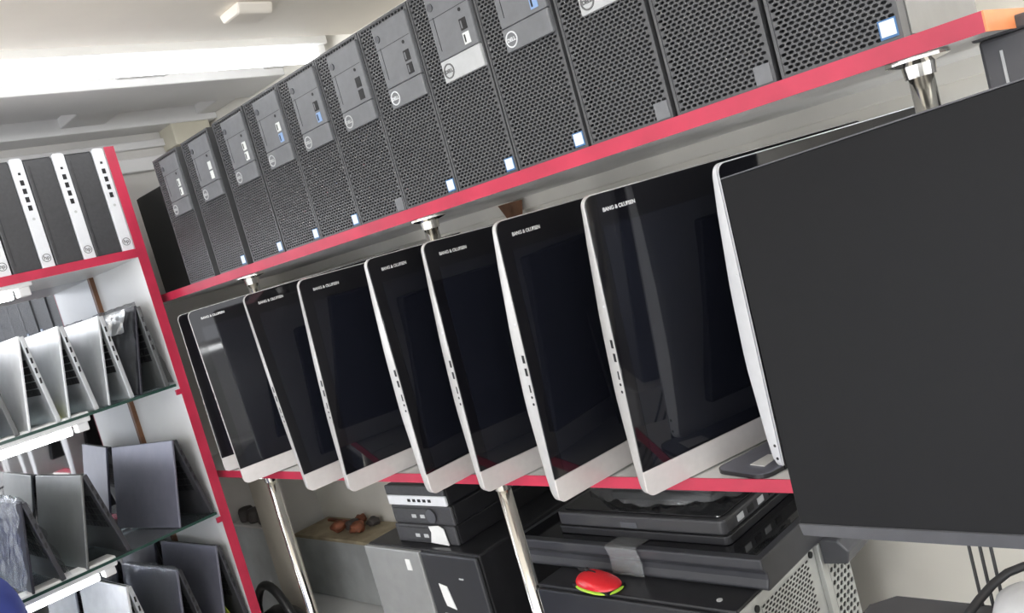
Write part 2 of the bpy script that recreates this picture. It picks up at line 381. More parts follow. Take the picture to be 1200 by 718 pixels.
TLAB = ['mesh fronted tower at the right end of the upper shelf, large pale sticker',
        'mesh fronted tower second from the right end of the shelf, only bare grille showing',
        'mesh fronted tower with silver logo bar at the top edge, third from right',
        'mesh fronted tower with bright logo ring and blue ports, fourth from right on the shelf',
        'mesh fronted tower with silver logo bar and one white port, fifth from right',
        'mesh fronted tower with white logo ring, sixth from right on the shelf',
        'mesh fronted tower with pale glare and no sticker, seventh from right on the shelf',
        'mesh fronted tower right under the ceiling tube end, eighth from right on the shelf',
        'mesh fronted tower with one white and one blue port, fourth from left on the shelf',
        'mesh fronted tower third from the left on the upper shelf, two pale ports',
        'mesh fronted tower second from the left on the upper shelf, faint logo ring',
        'dark mesh fronted tower at the left end of the row, without sticker']
protos = {}
for i, (e, v) in enumerate(zip(edges, TL)):
    loc = (e-TW/2-.001, 1.012, .0815); rz = R(random.uniform(-.15, .15))
    if v not in protos:
        t = make_tower(TLAB[i], v); protos[v] = t; t.location = (loc[0], loc[1], loc[2]+ZC); t.rotation_euler = (0, 0, rz)
    else: dup(protos[v], loc, (0, 0, rz), TLAB[i])
dk = thing('desktop_case', 'plain dark computer case standing behind the left end of the tower row', 'desktop computer', (-2.385, 1.27, .0815))
MB().box(-.15, .15, -.17, .2, 0, .295).build('case', CASEM, dk, bevel=.004)
MB().box(-.148, .148, -.176, -.17, .004, .291).build('front_panel', CASEB, dk, bevel=.002)

# ------------------------------------------------------------------ slim white-striped computers on the cabinet
HW, HH, HD = .0975, .2745, .33
def make_slim(label):
    """local: x = width (to the right when seen from the front), y = depth"""
    t = thing('small_desktop', label, 'desktop computer', group='white striped computers on the cabinet')
    MB().box(-HW/2, HW/2, .012, HD, 0, HH).build('case', CASEM, t, bevel=.003)
    sx = HW/2-.030
    f = MB().box(-HW/2, sx, -.002, .012, .001, HH-.004).build('black_front', HPBLK, t, bevel=.004)
    for k in range(2): MB().box(-HW/2+.010, -HW/2+.0108, -.0026, -.0018, .02, HH-.02).build('seam', HOLE, f)if k == 0 else None
    s = MB().prism(rrect(sx, HW/2, .001, HH+.002, .008, corners='0011'), -.006, .012).build('white_stripe', HPWHT, t, bevel=.002)
    cx = (sx+HW/2)/2
    MB().box(cx-.003, cx+.003, -.0068, -.0058, HH-.040, HH-.034).build('power_light', HOLE, s)
    for k in range(4): MB().box(cx-.0045, cx+.0045, -.0068, -.0058, HH-.066-k*.021, HH-.053-k*.021).build('usb_port', HOLE, s)
    MB().tube([(cx, -.0058, HH-.150), (cx, -.0068, HH-.150)], .0035, 12).build('audio_jack', SILVERP, s)
    MB().ring((cx, .026), .0088, .0102, -.0068, -.0058).build('logo_ring', LOGOD, s)
    text('logo_lettering', 'hp', .0135, LOGOD, s, (cx-.0066, -.0062, .0225), (R(90), 0, 0), bold=.0002)
    return t
sl = None
for i, ye in enumerate((.951, .852, .752, .651)):
    lab = ['white striped slim computer on the cabinet beside its red side panel', 'white striped slim computer second from the red side panel on the cabinet',
           'white striped slim computer third from the red side panel on the cabinet', 'white striped slim computer cut off by the left picture edge on the cabinet'][i]
    loc = (CX-.008, ye-HW/2, .2105)
    if sl is None: sl = make_slim(lab); sl.location = (loc[0], loc[1], loc[2]+ZC); sl.rotation_euler = (0, 0, R(90))
    else: dup(sl, loc, (0, 0, R(90)), lab)

# ------------------------------------------------------------------ all-in-one screens on the lower shelf
AH, AC, AW = .438, .0395, .565
def shell(W, H, dep, inset, r=.014, n=6, back_r=.02, rows=None):
    """screen body: rounded front outline, back whose depth varies with height"""
    pts = rrect(0, W, 0, H, r, n); N = len(pts); mb = MB(); vs = []; rings = [(0, 0), (.35, .0), (.8, .004), (1, .012)]
    cx, cz = W/2, H/2
    for f, ins in rings:
        for x, z in pts:
            d = dep(z/H)
            kx = 1-ins*inset/.012/(W/2); kz = 1-ins*inset/.012/(H/2)
            vs.append((cx+(x-cx)*kx, d*f, cz+(z-cz)*kz))
    # bring the side loop to several heights so that the depth profile shows
    return mb, pts, vs
def aio_body(W, H, dep, r=.014):
    # outline with many points up the two sides
    pts = []
    for k in range(7): a = R(180+15*k); pts.append((r+r*math.cos(a), r+r*math.sin(a)))
    for k in range(7): a = R(270+15*k); pts.append((W-r+r*math.cos(a), r+r*math.sin(a)))
    for k in range(1, 16): pts.append((W, r+(H-2*r)*k/16))
    for k in range(7): a = R(15*k); pts.append((W-r+r*math.cos(a), H-r+r*math.sin(a)))
    for k in range(7): a = R(90+15*k); pts.append((r+r*math.cos(a), H-r+r*math.sin(a)))
    for k in range(1, 16): pts.append((0, H-r-(H-2*r)*k/16))
    N = len(pts); mb = MB(); vs = []; fs = []
    for f, ins in ((0, 0), (.55, 0), (.85, .003), (1.0, .012)):
        for x, z in pts:
            kx = 1-ins/(W/2); kz = 1-ins/(H/2)
            vs.append((W/2+(x-W/2)*kx, .001+dep(z/H)*f, H/2+(z-H/2)*kz))
    for k in range(3):
        for i in range(N): fs.append((k*N+i, k*N+(i+1) % N, (k+1)*N+(i+1) % N, (k+1)*N+i))
    fs.append(tuple(range(N)))
    # back face as quads between the left and right sides
    fs.append(tuple(3*N+i for i in range(N-1, -1, -1)))
    mb.add(vs, fs); return mb
def make_aio(label, W=AW, H=AH, body=ALU, chin=True, letter=True, group='all in one screens in a row on the lower shelf'):
    t = thing('all_in_one_computer', label, 'computer', group=group)
    def dep(f):
        k = [(0, .018), (.08, .024), (.35, .034), (.6, .031), (.85, .021), (1, .012)]
        for (a, da), (b, db) in zip(k, k[1:]):
            if f <= b: return da+(db-da)*(f-a)/(b-a)
        return .010
    b = aio_body(W, H, dep).build('body', body, t, smooth=True)
    b.modifiers.new('split', 'EDGE_SPLIT').split_angle = R(35)
    z0 = AC if chin else .001
    MB().prism(rrect(.0012, W-.0012, z0, H-.0012, .013, corners='0011'), -.0012, .0012).build('glass_bezel', GLASSB, t)
    m_ = .030
    MB().box(.021, W-.021, -.0016, -.0010, z0+.004, H-.046).build('screen', SCREEN, t)
    if chin: MB().prism(rrect(0, W, 0, AC-.0006, .013, corners='1100'), -.0018, .001).build('chin', CHIN, t, bevel=.0008)
    if letter: text('lettering', 'BANG & OLUFSEN', .0075, LETTER, t, (.027, -.0013, H-.0265), (R(90), 0, 0), bold=.00025, ex=.0003, sx=.92)
    # ports on the left side
    s0 = H*.54
    for k in range(2 if chin else 0):
        u = MB().box(-.0006, .001, .0035, .0085, s0-k*.020-.012, s0-k*.020).build('usb_port', HOLE, t)
    if chin: MB().box(-.0006, .001, .005, .0075, s0-.058, s0-.046).build('card_slot', HOLE, t)
    for zz in ((H*.39, H*.365) if chin else (.035, .016)): MB().tube([(-.0005, .0065, zz), (.001, .0065, zz)], .0022, 10).build('audio_jack', HOLE, t)
    MB().tube([(-.0006, .006, H*.65), (.001, .006, H*.65)], .0018, 10).build('screw', LOGO, t)
    # back: dark cover with a short foot
    MB().prism([(.06, .05), (W-.06, .05), (W-.10, H-.09), (.10, H-.09)], .016, .041).build('back_cover', CASEB, t, bevel=.004)
    MB().prism([(.034, H*.5), (.041, H*.5), (.058, .0), (.052, .0)], W/2-.06, W/2+.06, 'x').build('stand', CASEM, t, bevel=.002)
    return t
POSES = [(-2.0158, .9152, 19.5, 1.20, -1.22), (-1.6713, .8885, 10.40, 2.67, -.96), (-1.520, .893, 8.0, -6.0, .3), (-1.2656, .9003, 1.72, -1.30, -.24),
         (-1.1376, .9161, 8.93, -2.28, .74), (-.9388, .8894, 5.92, -4.47, -.38), (-.7951, .9234, 16.76, -5.52, -.30)]
ALAB = ['glossy black screen with silver chin reflecting the bright tube lamp, leftmost of the big row', 'glossy black screen with silver chin, second from left in the row',
        'glossy black screen with silver chin, third from left in the row', 'glossy black screen with silver chin, fourth from left, below a short chrome post',
        'glossy black screen with silver chin, third from the right of the seven', 'glossy black screen with silver chin, next to last of the seven toward the right',
        'widest showing glossy black screen with silver chin, beside the large matte monitor']
def aio_rot(yaw, tilt, roll): return (R(-tilt), R(roll), R(90-yaw))
proto = None
for p, lb in zip(POSES, ALAB):
    loc = (p[0], p[1], SH_TOP+.0015); rot = aio_rot(*p[2:])
    if proto is None: proto = make_aio(lb); proto.location = (loc[0], loc[1], loc[2]+ZC); proto.rotation_euler = rot
    else: dup(proto, loc, rot, lb)
t = make_aio('white framed screen standing behind the left edge of the large matte monitor', W=.46, H=.431, body=HPWHT, chin=False, letter=False)
t.location = (-.636, 1.03, SH_TOP+.0015+ZC); t.rotation_euler = aio_rot(15, -3, -.6)
MB().prism(rrect(0, .46, 0, .431, .012), -.0022, -.0012).build('front_frame', HPWHT, t)
for o in list(t.children):
    if o.name.split('.')[0] in ('glass_bezel', 'screen'): o.location.y = -.0016
t = dup(proto, (-2.262, .986, SH_TOP+.0015), aio_rot(20, 0, 0), 'dark screen half hidden behind the red cabinet edge and the leftmost big screen')

# ------------------------------------------------------------------ things lying on the lower shelf
pl = thing('stand_base', 'grey blue metal stand base lying on the white shelf under the right screens', 'stand base', (-.702, 1.012, SH_TOP), (0, 0, R(90-14)))
MB().prism(rrect(0, .26, -.055, .042, .02), 0, .006, 'z').build('plate', mat('blue_grey_metal', (.20, .205, .25), .35, .4), pl, bevel=.001)
MB().prism(rrect(0, .26, -.055, .042, .02), -.0001, .0062, 'z').add([], []).build('dark_rim', CASEM, pl, loc=(-.0015, 0, -.0002)).scale = (1, 1.02, .9)
tag(base(MB().prism([(-.690, 1.035), (-.664, 1.03), (-.662, 1.07), (-.682, 1.075)], SH_TOP+.0066, SH_TOP+.0078, 'z').build('paper_slip', PAPER), -.676, 1.05, SH_TOP+.0066),
    'small white paper slip lying on the grey stand base', 'paper')
tag(base(MB().prism([(-1.36, 1.004), (-1.29, 1.004), (-1.30, 1.06), (-1.35, 1.06)], SH_TOP, SH_TOP+.0012, 'z').build('paper_sheet', PAPER), -1.325, 1.03, SH_TOP),
    'white paper sheet at the shelf edge under the fourth screen', 'paper')
tag(base(MB().prism([(-2.02, 1.006), (-1.91, 1.006), (-1.93, 1.09), (-2.0, 1.10)], SH_TOP, SH_TOP+.0012, 'z').build('paper_sheet', PAPER), -1.97, 1.05, SH_TOP),
    'white paper sheet on the shelf beside the leftmost big screen', 'paper')

# ------------------------------------------------------------------ large matte monitor and its desk
DZ = -.600
desk = thing('side_desk', 'dark grey desk corner under the large matte monitor', 'desk', (-.05, .72, -1.5))
MB().prism([(-.50, -.35), (.6, -.35), (.6, .322), (-.345, .322), (-.475, .35-.03), (-.50, .29)], -DZ*0+.88, .90, 'z').build('desk_top', DGREY, desk, bevel=.003)
MB().box(-.44, .56, -.3, .27, 0, .88).build('cabinet_body', DGREY, desk, bevel=.004)
MW, MH = .555, .3395
mon = thing('monitor', 'large matte black monitor filling the right foreground', 'monitor', (-.429, .700, -.3525), (R(-6), R(-2.7), R(-5.2)))
MB().box(0, MW, .0, .030, .001, MH+.004).build('body', CASEM, mon, bevel=.003)
MB().box(.05, MW-.05, .03, .065, .06, MH-.05).build('back_bulge', CASEM, mon, bevel=.012)
MB().box(.0, MW, -.0015, .002, .0115, MH+.005).build('screen', MATTE, mon, bevel=.0008)
MB().prism([(-.0035, .0115), (-.0022, .0122), (.004, .0122), (.004, 0), (.0, 0)], 0, MW, 'x').build('lower_bezel', LIP, mon)
MB().box(0, MW, -.0020, .006, MH+.005, MH+.0062).build('top_edge', LIP, mon)
st = MB().box(.235, .325, .065, .09, -.18, .20); st.build('stand_neck', CASEM, mon, bevel=.006)
MB().box(.18, .38, .0, .2, -.2300, -.212).build('stand_foot', CASEM, mon, bevel=.006)
for o in mon.children:
    if o.name.split('.')[0] == 'stand_neck': o.scale.z = 1
MB().box(.25, .31, .064, .092, -.222, -.17).build('stand_stem', CASEM, mon, bevel=.003)
# cables, plug and white box on the desk
for (a, b, lb) in (((-.455, 1.13, -.50), (-.418, 1.036, DZ), 'leftmost thin dark cable hanging below the large monitor'),
                   ((-.437, 1.12, -.50), (-.405, 1.034, DZ), 'middle thin dark cable hanging below the large monitor'),
                   ((-.42, 1.11, -.50), (-.392, 1.032, DZ), 'rightmost thin dark cable hanging below the large monitor')):
    a = Vector(a); b = Vector(b)
    pts = [a+(b-a)*k/8+Vector((0, 0, .08*(1-k/8)**2)) for k in range(9)]
    tag(base(MB().tube(pts, .0022, 8).build('cable', CABLE, smooth=True), *b), lb, 'cable', 'cables below the monitor')
pts = [(-.43, .93, DZ+.004), (-.412, .97, DZ+.022), (-.395, 1.02, DZ+.042), (-.37, 1.06, DZ+.05), (-.33, 1.08, DZ+.04), (-.27, 1.07, DZ+.005)]
tag(base(MB().tube(pts, .0055, 10).build('power_cable', CABLE, smooth=True, sub=1), -.33, 1.02, DZ), 'thick dark power cable arching over the desk at the lower right', 'cable')
wb = MB().lathe([(0, .075), (.03, .073), (.05, .062), (.058, .04), (.058, 0), (0, 0)], 28).build('white_tub', HPWHT, smooth=True); wb.location = (-.318, .955, DZ+ZC)
tag(wb, 'white rounded tub on the desk in the lower right corner', 'tub')
# dark case standing under the right end of the upper shelf
ds = thing('speaker_case', 'dark grey case with a thin light stripe under the right shelf end', 'case', (-.19, 1.25, -.45))
MB().box(-.118, .15, -.14, .02, 0, .508).build('case', DGREY, ds, bevel=.004)
MB().box(-.123, .155, -.145, .02, .508, .524).build('lid', DGREY, ds, bevel=.003)
MB().box(-.098, -.095, -.1412, -.139, .3, .492).build('light_stripe', SILVERP, ds)
tag(base(MB().box(-.34, .05, 1.08, 1.3, -1.5, -.45).build('pedestal', WHITEP, bevel=.004), -.15, 1.2, -1.5), 'white pedestal under the dark grey case at the right', 'pedestal')

# ------------------------------------------------------------------ laptops standing like tents in the cabinet
def make_laptop(label, zs, apex, lidb, baseb, lidm, basem, h, rot=0, D=.33, back=False, x=CX-.004, group=None, keys=True):
    """local: x = along the ridge (0 at the front, negative into the cabinet), y = across, z up"""
    t = thing('laptop', label, 'laptop', (x, apex, zs), (0, 0, R(rot)), group)
    def slab(foot, th, side, z0=0):
        f = foot-apex; d = Vector((f, -h)).normalized(); n = Vector((-d.y, d.x))*side
        a = Vector((0, h)); b = Vector((f, 0.0005))
        return [tuple(a), tuple(b), tuple(b+n*th), tuple(a+n*th)], d, n
    pl_, d, n = slab(lidb, .0065, 1)
    zmin = min(p[1] for p in pl_); pl_ = [(p[0], p[1]-min(0, zmin)) for p in pl_]
    l = MB().prism(pl_, -D, 0, 'x').build('lid', lidm, t, bevel=.0018)
    a_ = Vector((.0150, h-.003)); b_ = Vector((baseb-apex, .0005)); d2 = (b_-a_).normalized(); n2 = -Vector((-d2.y, d2.x))
    pb = [tuple(a_), tuple(b_), tuple(b_+n2*.012), tuple(a_+n2*.012)]; top2 = a_
    zmin = min(p[1] for p in pb); pb = [(p[0], p[1]-min(0, zmin)) for p in pb]
    b = MB().prism(pb, -D, 0, 'x').build('base', basem, t, bevel=.002)
    # screen inside the lid, keyboard on the inner face of the base
    def on(d_, n_, off, u0, u1, x0, x1, th, top=Vector((0, h))):
        mb = MB(); vs = []
        for o_ in (off, off+th):
            for (u, xx) in ((u0, x0), (u1, x0), (u1, x1), (u0, x1)):
                q = top+d_*u+n_*o_; vs.append((xx, q.x, q.y))
        return mb.add(vs, [(0, 1, 2, 3), (7, 6, 5, 4), (0, 1, 5, 4), (1, 2, 6, 5), (2, 3, 7, 6), (3, 0, 4, 7)])
    L = math.hypot(lidb-apex, h)
    on(d, n, .0065, .012, L-.014, -D+.012, -.012, .0006).build('screen', GLASSB, l)
    Lb = math.hypot(baseb-apex, h)
    if keys:
        kb = MB()
        for r_ in range(5):
            for c_ in range(13):
                u = .055+r_*.019; xx = -.022-c_*.0222
                q = on(d2, n2, .012, u, u+.016, xx-.019, xx, .0015, top2); kb.add(q.v, q.f)
        kb.build('keyboard', HOLE, b)
    # ports along the front facing edge of the base
    for k in range(4):
        u = .035+k*.026; q = top2+d2*u+n2*.006
        MB().box(-.001, .0008, q.x-.0022, q.x+.0022, q.y-.007, q.y+.007).build('port', HOLE, b)
    MB().tube([(-D+.02, .0075, h-.005), (-.02, .0075, h-.005)], .0045, 10).build('hinge', HOLE, t, smooth=True)
    return t
LWHITE = mat('white_lid', (.74, .75, .76), .3, .1); LSIL = mat('silver_lid', (.55, .57, .58), .3, .3); LSIL2 = mat('pale_silver_lid', (.62, .64, .65), .28, .3)
LGUN = mat('gunmetal_lid', (.19, .19, .235), .34, .4); LOLV = mat('grey_lid', (.17, .175, .17), .32, .4); LBLK = mat('black_lid', (.03, .03, .04), .35, .2)
LDKB = mat('dark_base', (.05, .05, .056), .4, .2); LGRB = mat('grey_base', (.13, .135, .135), .4, .2)
Z1, Z2, Z3 = -.157, -.519, -.85
G1, G2, G3 = 'laptops on the upper glass shelf', 'laptops on the lower glass shelf', 'laptops at the bottom of the cabinet'
make_laptop('white laptop cut by the left picture edge on the upper glass shelf', Z1, .52, .483, .56, LWHITE, LGRB, .226, D=.31, group=G1)
make_laptop('white laptop standing like a tent, second from the left on upper glass shelf', Z1, .618, .578, .655, LWHITE, LSIL, .226, D=.31, group=G1)
make_laptop('silver laptop tent in the middle of the upper glass shelf', Z1, .710, .670, .746, LSIL2, LSIL, .226, D=.31, group=G1)
make_laptop('silver laptop tent just left of the foil wrapped one on upper glass', Z1, .808, .768, .836, LSIL, LSIL, .226, D=.31, group=G1)
d_ = make_laptop('dark laptop in crinkled plastic next to the red cabinet edge, upper glass shelf', Z1, .905, .851, .930, LBLK, LGRB, .226, D=.31, group=G1)
make_laptop('gunmetal laptop tent at the right end of the lower glass shelf', Z2, .891, .838, .946, LGUN, LDKB, .223, rot=7, D=.335, group=G2)
make_laptop('grey laptop tent in the middle of the lower glass shelf', Z2, .655, .602, .716, LOLV, LDKB, .222, rot=2, D=.335, group=G2)
p_ = make_laptop('black laptop in plastic wrap at the left of the lower glass shelf', Z2, .512, .478, .556, LBLK, LDKB, .212, D=.33, group=G2)
make_laptop('gunmetal laptop tent at the cabinet bottom beside the red edge', Z3, .915, .868, .950, LGUN, LDKB, .245, rot=3, D=.33, group=G3)
j_ = make_laptop('grey laptop in plastic wrap at the cabinet bottom, in the middle', Z3, .800, .758, .842, LGUN, LDKB, .232, rot=4, D=.33, group=G3)
make_laptop('white laptop below the bright tube at the cabinet bottom', Z3, .672, .640, .716, LWHITE, LSIL, .251, rot=2, D=.33, group=G3)
def wrap(parent, y0, y1, h, x0=-.31, x1=.006, amp=.006, seed=0, name='plastic_wrap', m=WRAP, top=.012, apex=0):
    """crumpled clear film hung over a laptop tent"""
    def fn(u, v):
        x = x0+(x1-x0)*u
        if v < .5: k = v/.5; y = (y0-.006)+(apex-(y0-.006))*k; z = .006+(h+top-.006)*k
        else: k = (v-.5)/.5; y = apex+((y1+.010)-apex)*k; z = h+top+(.006-h-top)*k
        q = Vector((x*22+seed, y*22, z*22)); nn = noise.noise(q); n2 = noise.noise(q*2.3+Vector((5, 2, 1)))
        s = -1 if v < .5 else 1
        return (x+amp*.6*n2, y+s*abs(amp*nn+amp*.5*n2), max(.004, z+amp*.5*nn))
    return MB().grid(fn, 34, 44).build(name, m, parent, smooth=True)
wrap(d_, -.054, .025, .226, seed=3, amp=.007)
def foil_top(u, v):
    x = -.30+.303*u; y = -.018-.028*v*.7; z = .226-.060*v
    q = Vector((x*30, y*30, z*40)); return (x, y-.010+.004*noise.noise(q), z+.003*noise.noise(q*2))
MB().grid(foil_top, 30, 10).build('foil_patch', FOIL, d_, smooth=False)
wrap(p_, -.034, .044, .212, seed=11, amp=.012, top=.016)
wrap(j_, -.042, .036, .232, seed=21, amp=.007)
tag(base(MB().grid(lambda u, v: (CX-.03-.2*u, .642+.022*v+.003*math.sin(9*u), Z1+.002+.055*(1-v)+.005*math.sin(7*u+3*v)), 12, 6).build('yellow_bag', YELL, solid=.0008, smooth=True), CX-.1, .65, Z1),
    'yellow green plastic sheet tucked inside a white laptop tent', 'sheet')
tag(base(MB().grid(lambda u, v: (CX-.02-.2*u, .893+.03*v, Z3+.001+.09*(1-v)+.004*math.sin(7*u)), 12, 6).build('lime_card', LIMES, solid=.0008, smooth=True), CX-.1, .9, Z3),
    'lime green card inside the bottom gunmetal laptop tent', 'card')
# blue sack in the near left corner
def sack(u, v):
    a = 2*math.pi*u; r = .15*math.sqrt(max(0, 1-max(0, (v-.8)/.2)**2)) if v > .8 else .15
    z = 1.20*v if v < .8 else 1.20*.8+.17*math.sin((v-.8)/.2*math.pi/2)
    r *= 1+.05*noise.noise(Vector((math.cos(a)*2, math.sin(a)*2, z*6)))
    return (r*math.cos(a), r*math.sin(a), z)
bs = MB().grid(sack, 36, 40).build('cloth_sack', BLUE, smooth=True); bs.location = (-2.09, .265, 0); tag(bs, 'rounded blue cloth sack at the lower left picture corner', 'sack')

# ------------------------------------------------------------------ under the lower shelf, left
dk = thing('storage_deck', 'pale low deck board under the lower shelf carrying boxes and computers', 'deck', (-1.7, 1.26, -1.5))
MB().box(-1.10, 1.03, -.198, .262, .45, .468).build('board', LAMW, dk, bevel=.002)
for sx in (-1, 1): MB().box(sx*1.0-.02, sx*1.0+.02, -.17, .24, 0, .45).build('leg', BEIGEB, dk)
sb = thing('steel_box', 'grey steel box with a tan top holding rusty lumps', 'box', (-2.555, 1.45, DECK))
MB().box(-.225, .225, -.072, .07, .0, .205).build('body', STEEL, sb, bevel=.003)
MB().box(-.228, .228, -.074, .072, .205, .217).build('top_board', TAN, sb, bevel=.002)
MB().box(-.06, .06, -.0728, -.0715, .118, .1195).build('scratch', SILVERP, sb)
def lump(name, x, y, z, r, label, m=RUST, sq=.7, seed=0, group='rusty lumps on the steel box'):
    mb = MB()
    def fn(u, v):
        a = 2*math.pi*u; b = math.pi*v; q = Vector((math.sin(b)*math.cos(a), math.sin(b)*math.sin(a), math.cos(b)))
        k = r*(1+.35*noise.noise(q*1.8+Vector((seed, 0, 0)))); return (q.x*k, q.y*k, q.z*k*sq)
    o = mb.grid(fn, 20, 12).build(name, m, smooth=True)
    zmin = min(v.co.z for v in o.data.vertices)
    o.location = (x, y, z-zmin+ZC); return tag(o, label, 'lump', group)
ZT = DECK+.217
for i, (x, y, r, lb) in enumerate(((-2.555, 1.425, .026, 'orange brown lump at the left of the cluster on the steel box'), (-2.505, 1.445, .024, 'dark brown lump in the middle of the cluster on the steel box'),
        (-2.455, 1.43, .026, 'reddish lump at the right front of the cluster on the steel box'), (-2.44, 1.485, .022, 'small dark lump at the back right of the cluster on the steel box'),
        (-2.53, 1.495, .020, 'small lump behind the cluster on the steel box'))):
    lump('rusty_lump', x, y, ZT, r, lb, seed=i*3.1, m=RUST if i % 2 == 0 else TIN)
o = MB().box(-2.73, -2.60, 1.485, 1.497, ZT, ZT+.008).build('rusty_bar', RUST, bevel=.002); base(o, -2.66, 1.49, ZT); tag(o, 'thin rusty bar along the back of the tan box top', 'bar')
gb = thing('metal_box', 'paint specked grey metal box behind the red cabinet edge, below dark tins', 'box', (-2.665, 1.27, DECK))  # solid stand-in for a mirror reflection of the steel box
MB().box(-.16, .085, -.07, -.005, 0, .325).build('body', STEEL, gb, bevel=.003)
MB().box(-.162, .087, -.072, -.003, .325, .333).build('lid', GREYW, gb, bevel=.002)
for i, x in enumerate((-2.775, -2.715, -2.650, -2.590)):
    o = MB().lathe([(0, 0), (.024, 0), (.026, .006), (.026, .034), (.021, .044), (0, .048)], 20).build('round_tin', TIN, smooth=True)  # round shapes of the same reflection, modelled as solid tins
    o.location = (x, 1.235, DECK+.333+ZC)
    tag(o, ['round brown tin nearest the red cabinet edge, on the grey metal box', 'second round brown tin from the left on the grey metal box', 'third round brown tin from the left on the grey metal box',
            'round brown tin nearest the beige upright board, on the grey metal box'][i], 'tin', 'round tins on the metal box')
tag(base(MB().box(-2.545, -2.395, 1.165, 1.187, DECK, SH_TOP-.02).build('upright_board', BEIGEB, bevel=.002), -2.47, 1.176, DECK), 'beige upright board behind the slim left chrome leg', 'board')
bag = thing('shoulder_bag', 'black bag with a padded strap handle on the deck beside the red edge', 'bag', (-2.41, 1.085, DECK))
MB().grid(lambda u, v: (lambda a, b: (.12*math.sin(b)*math.cos(a)*(1+.2*noise.noise(Vector((3*a, b*3, 0)))), .062*math.sin(b)*math.sin(a), .075-.075*math.cos(b)))(2*math.pi*u, math.pi*v), 30, 18).build('bag_body', BAGM, bag, smooth=True)
pts = [(-.12+.24*k/12, -.02, .09+.135*math.sin(math.pi*k/12)**.6) for k in range(13)]
MB().tube(pts, .013, 10).build('handle', BAGM, bag, smooth=True)
MB().grid(lambda u, v: (-.08+.11*u, -.066+.01*math.sin(6*u), .03+.075*v+.006*math.sin(9*u+5*v)), 10, 8).build('red_lining', BAGR, bag, solid=.004, smooth=True)
tag(base(MB().grid(lambda u, v: (-2.38+.40*u, 1.10+.20*v, DECK+.003+.004+.022*abs(noise.noise(Vector((u*4, v*4, 2))))), 24, 16).build('paper_bag', PAPER, solid=.001, smooth=True), -2.2, 1.2, DECK),
    'crumpled white paper lying on the deck behind the slim chrome leg', 'paper')

# ------------------------------------------------------------------ computers under the shelf, middle
TZ = -.624
mt = thing('tower_computer', 'large black tower with a grey front half and white tape, under the fourth screen', 'desktop computer', (-1.59, 1.05, DECK))
MB().box(-.20, .20, .006, .38, .0, TZ-DECK).build('case', CASEM, mt, bevel=.005)
MB().box(-.20, .010, -.006, .006, .004, TZ-DECK-.002).build('grey_door', mat('satin_grey_plastic', (.30, .305, .30), .38, .2), mt, bevel=.003)
MB().box(.012, .20, -.004, .006, .004, TZ-DECK-.002).build('black_front', mat('satin_black_plastic', (.028, .029, .033), .32), mt, bevel=.006)
MB().box(-.045, -.028, -.0075, -.006, TZ-DECK-.048, TZ-DECK-.022).build('white_label', PAPER, mt)
MB().prism([(.052, .335), (.078, .330), (.090, .278), (.060, .284), (.056, .30)], -.0052, -.004).build('white_tape', PAPER, mt)
MB().box(.128, .142, -.0052, -.004, .351, .354).build('indicator', SILVERP, mt)
MB().box(.045, .058, -.0052, -.004, .262, .266).build('indicator', SILVERP, mt)
def flat_pc(label, x, y, z, w, h, d, kind, group='slim computers stacked under the lower shelf'):
    t = thing('small_desktop', label, 'desktop computer', (x, y, z), (0, 0, R(1)), group)
    MB().box(0, w, .008, d, 0, h).build('case', CASEM, t, bevel=.003)
    if kind == 'silver':
        MB().box(0, w, 0, .008, .0, h*.5).build('silver_front', HPWHT, t, bevel=.003)
        MB().box(0, w, 0, .008, h*.5, h).build('black_front', HPBLK, t, bevel=.003)
        for k in range(5): MB().box(.075+k*.018, .085+k*.018, -.0008, .0002, h*.2, h*.34).build('usb_port', HOLE, t)
    else:
        MB().box(0, w, 0, .008, 0, h).build('black_front', HPBLK, t, bevel=.004)
        MB().box(.012, w*.62, -.003, .001, h*.18, h*.86).build('drive_panel', HPBLK, t, bevel=.002)
        for k in range(2): MB().box(.075+k*.03, .090+k*.03, -.0042, -.0028, h*.38, h*.56).build('usb_port', SILVERP, t)
        if kind == 'round': MB().tube([(.142, -.0028, h*.5), (.142, -.0048, h*.5)], .016, 20).build('round_badge', LIP, t)
        if kind == 'paper': MB().prism([(.125, .006), (.185, .002), (.180, .040), (.165, .047), (.130, .044), (.135, .03)], -.005, -.0032).build('torn_label', PAPER, t)
    return t
Y_ = 1.080
flat_pc('black slim computer with a torn white label, lowest of the three on the tower', -1.692, Y_, TZ, .212, .0440, .33, 'paper')
flat_pc('black slim computer with a round badge, middle of the three on the tower', -1.690, Y_+.003, TZ+.0443, .212, .044, .33, 'round')
flat_pc('slim computer with silver lower front, topmost on the tower', -1.692, Y_+.001, TZ+.0886, .206, .047, .32, 'silver')

# ------------------------------------------------------------------ computers under the shelf, right
PT = -.655
pc = thing('wide_computer', 'wide black computer whose bare silver back with fan grille faces right', 'desktop computer', (-.985, 1.20, DECK))
H_ = PT-DECK
MB().box(-.225, .205, -.165, .20, 0, H_).build('case', CASEM, pc, bevel=.003)
MB().box(-.225, .175, -.172, -.165, 0, H_-.006).build('front_panel', mat('black_front_plastic', (.020, .021, .024), .28), pc, bevel=.006)
bk = MB(); X_ = .2052
grp = MB(); grille_mesh(grp, -.105, .06, H_-.165, H_-.022, .0135, .0062, 0, .003, keep=lambda x, z: True)
bp = MB().box(X_, X_+.003, -.160, .195, .0, H_-.004).build('back_plate', GALV, pc, bevel=.001)
fg = MB(); fg.v = [(X_+.0042-y, x, z) for x, y, z in grp.v]; fg.f = grp.f
fgo = fg.build('fan_grille', GALV, bp)
MB().box(X_+.0006, X_+.0036, -.104, .059, H_-.164, H_-.023).build('fan_opening', HOLE, bp)
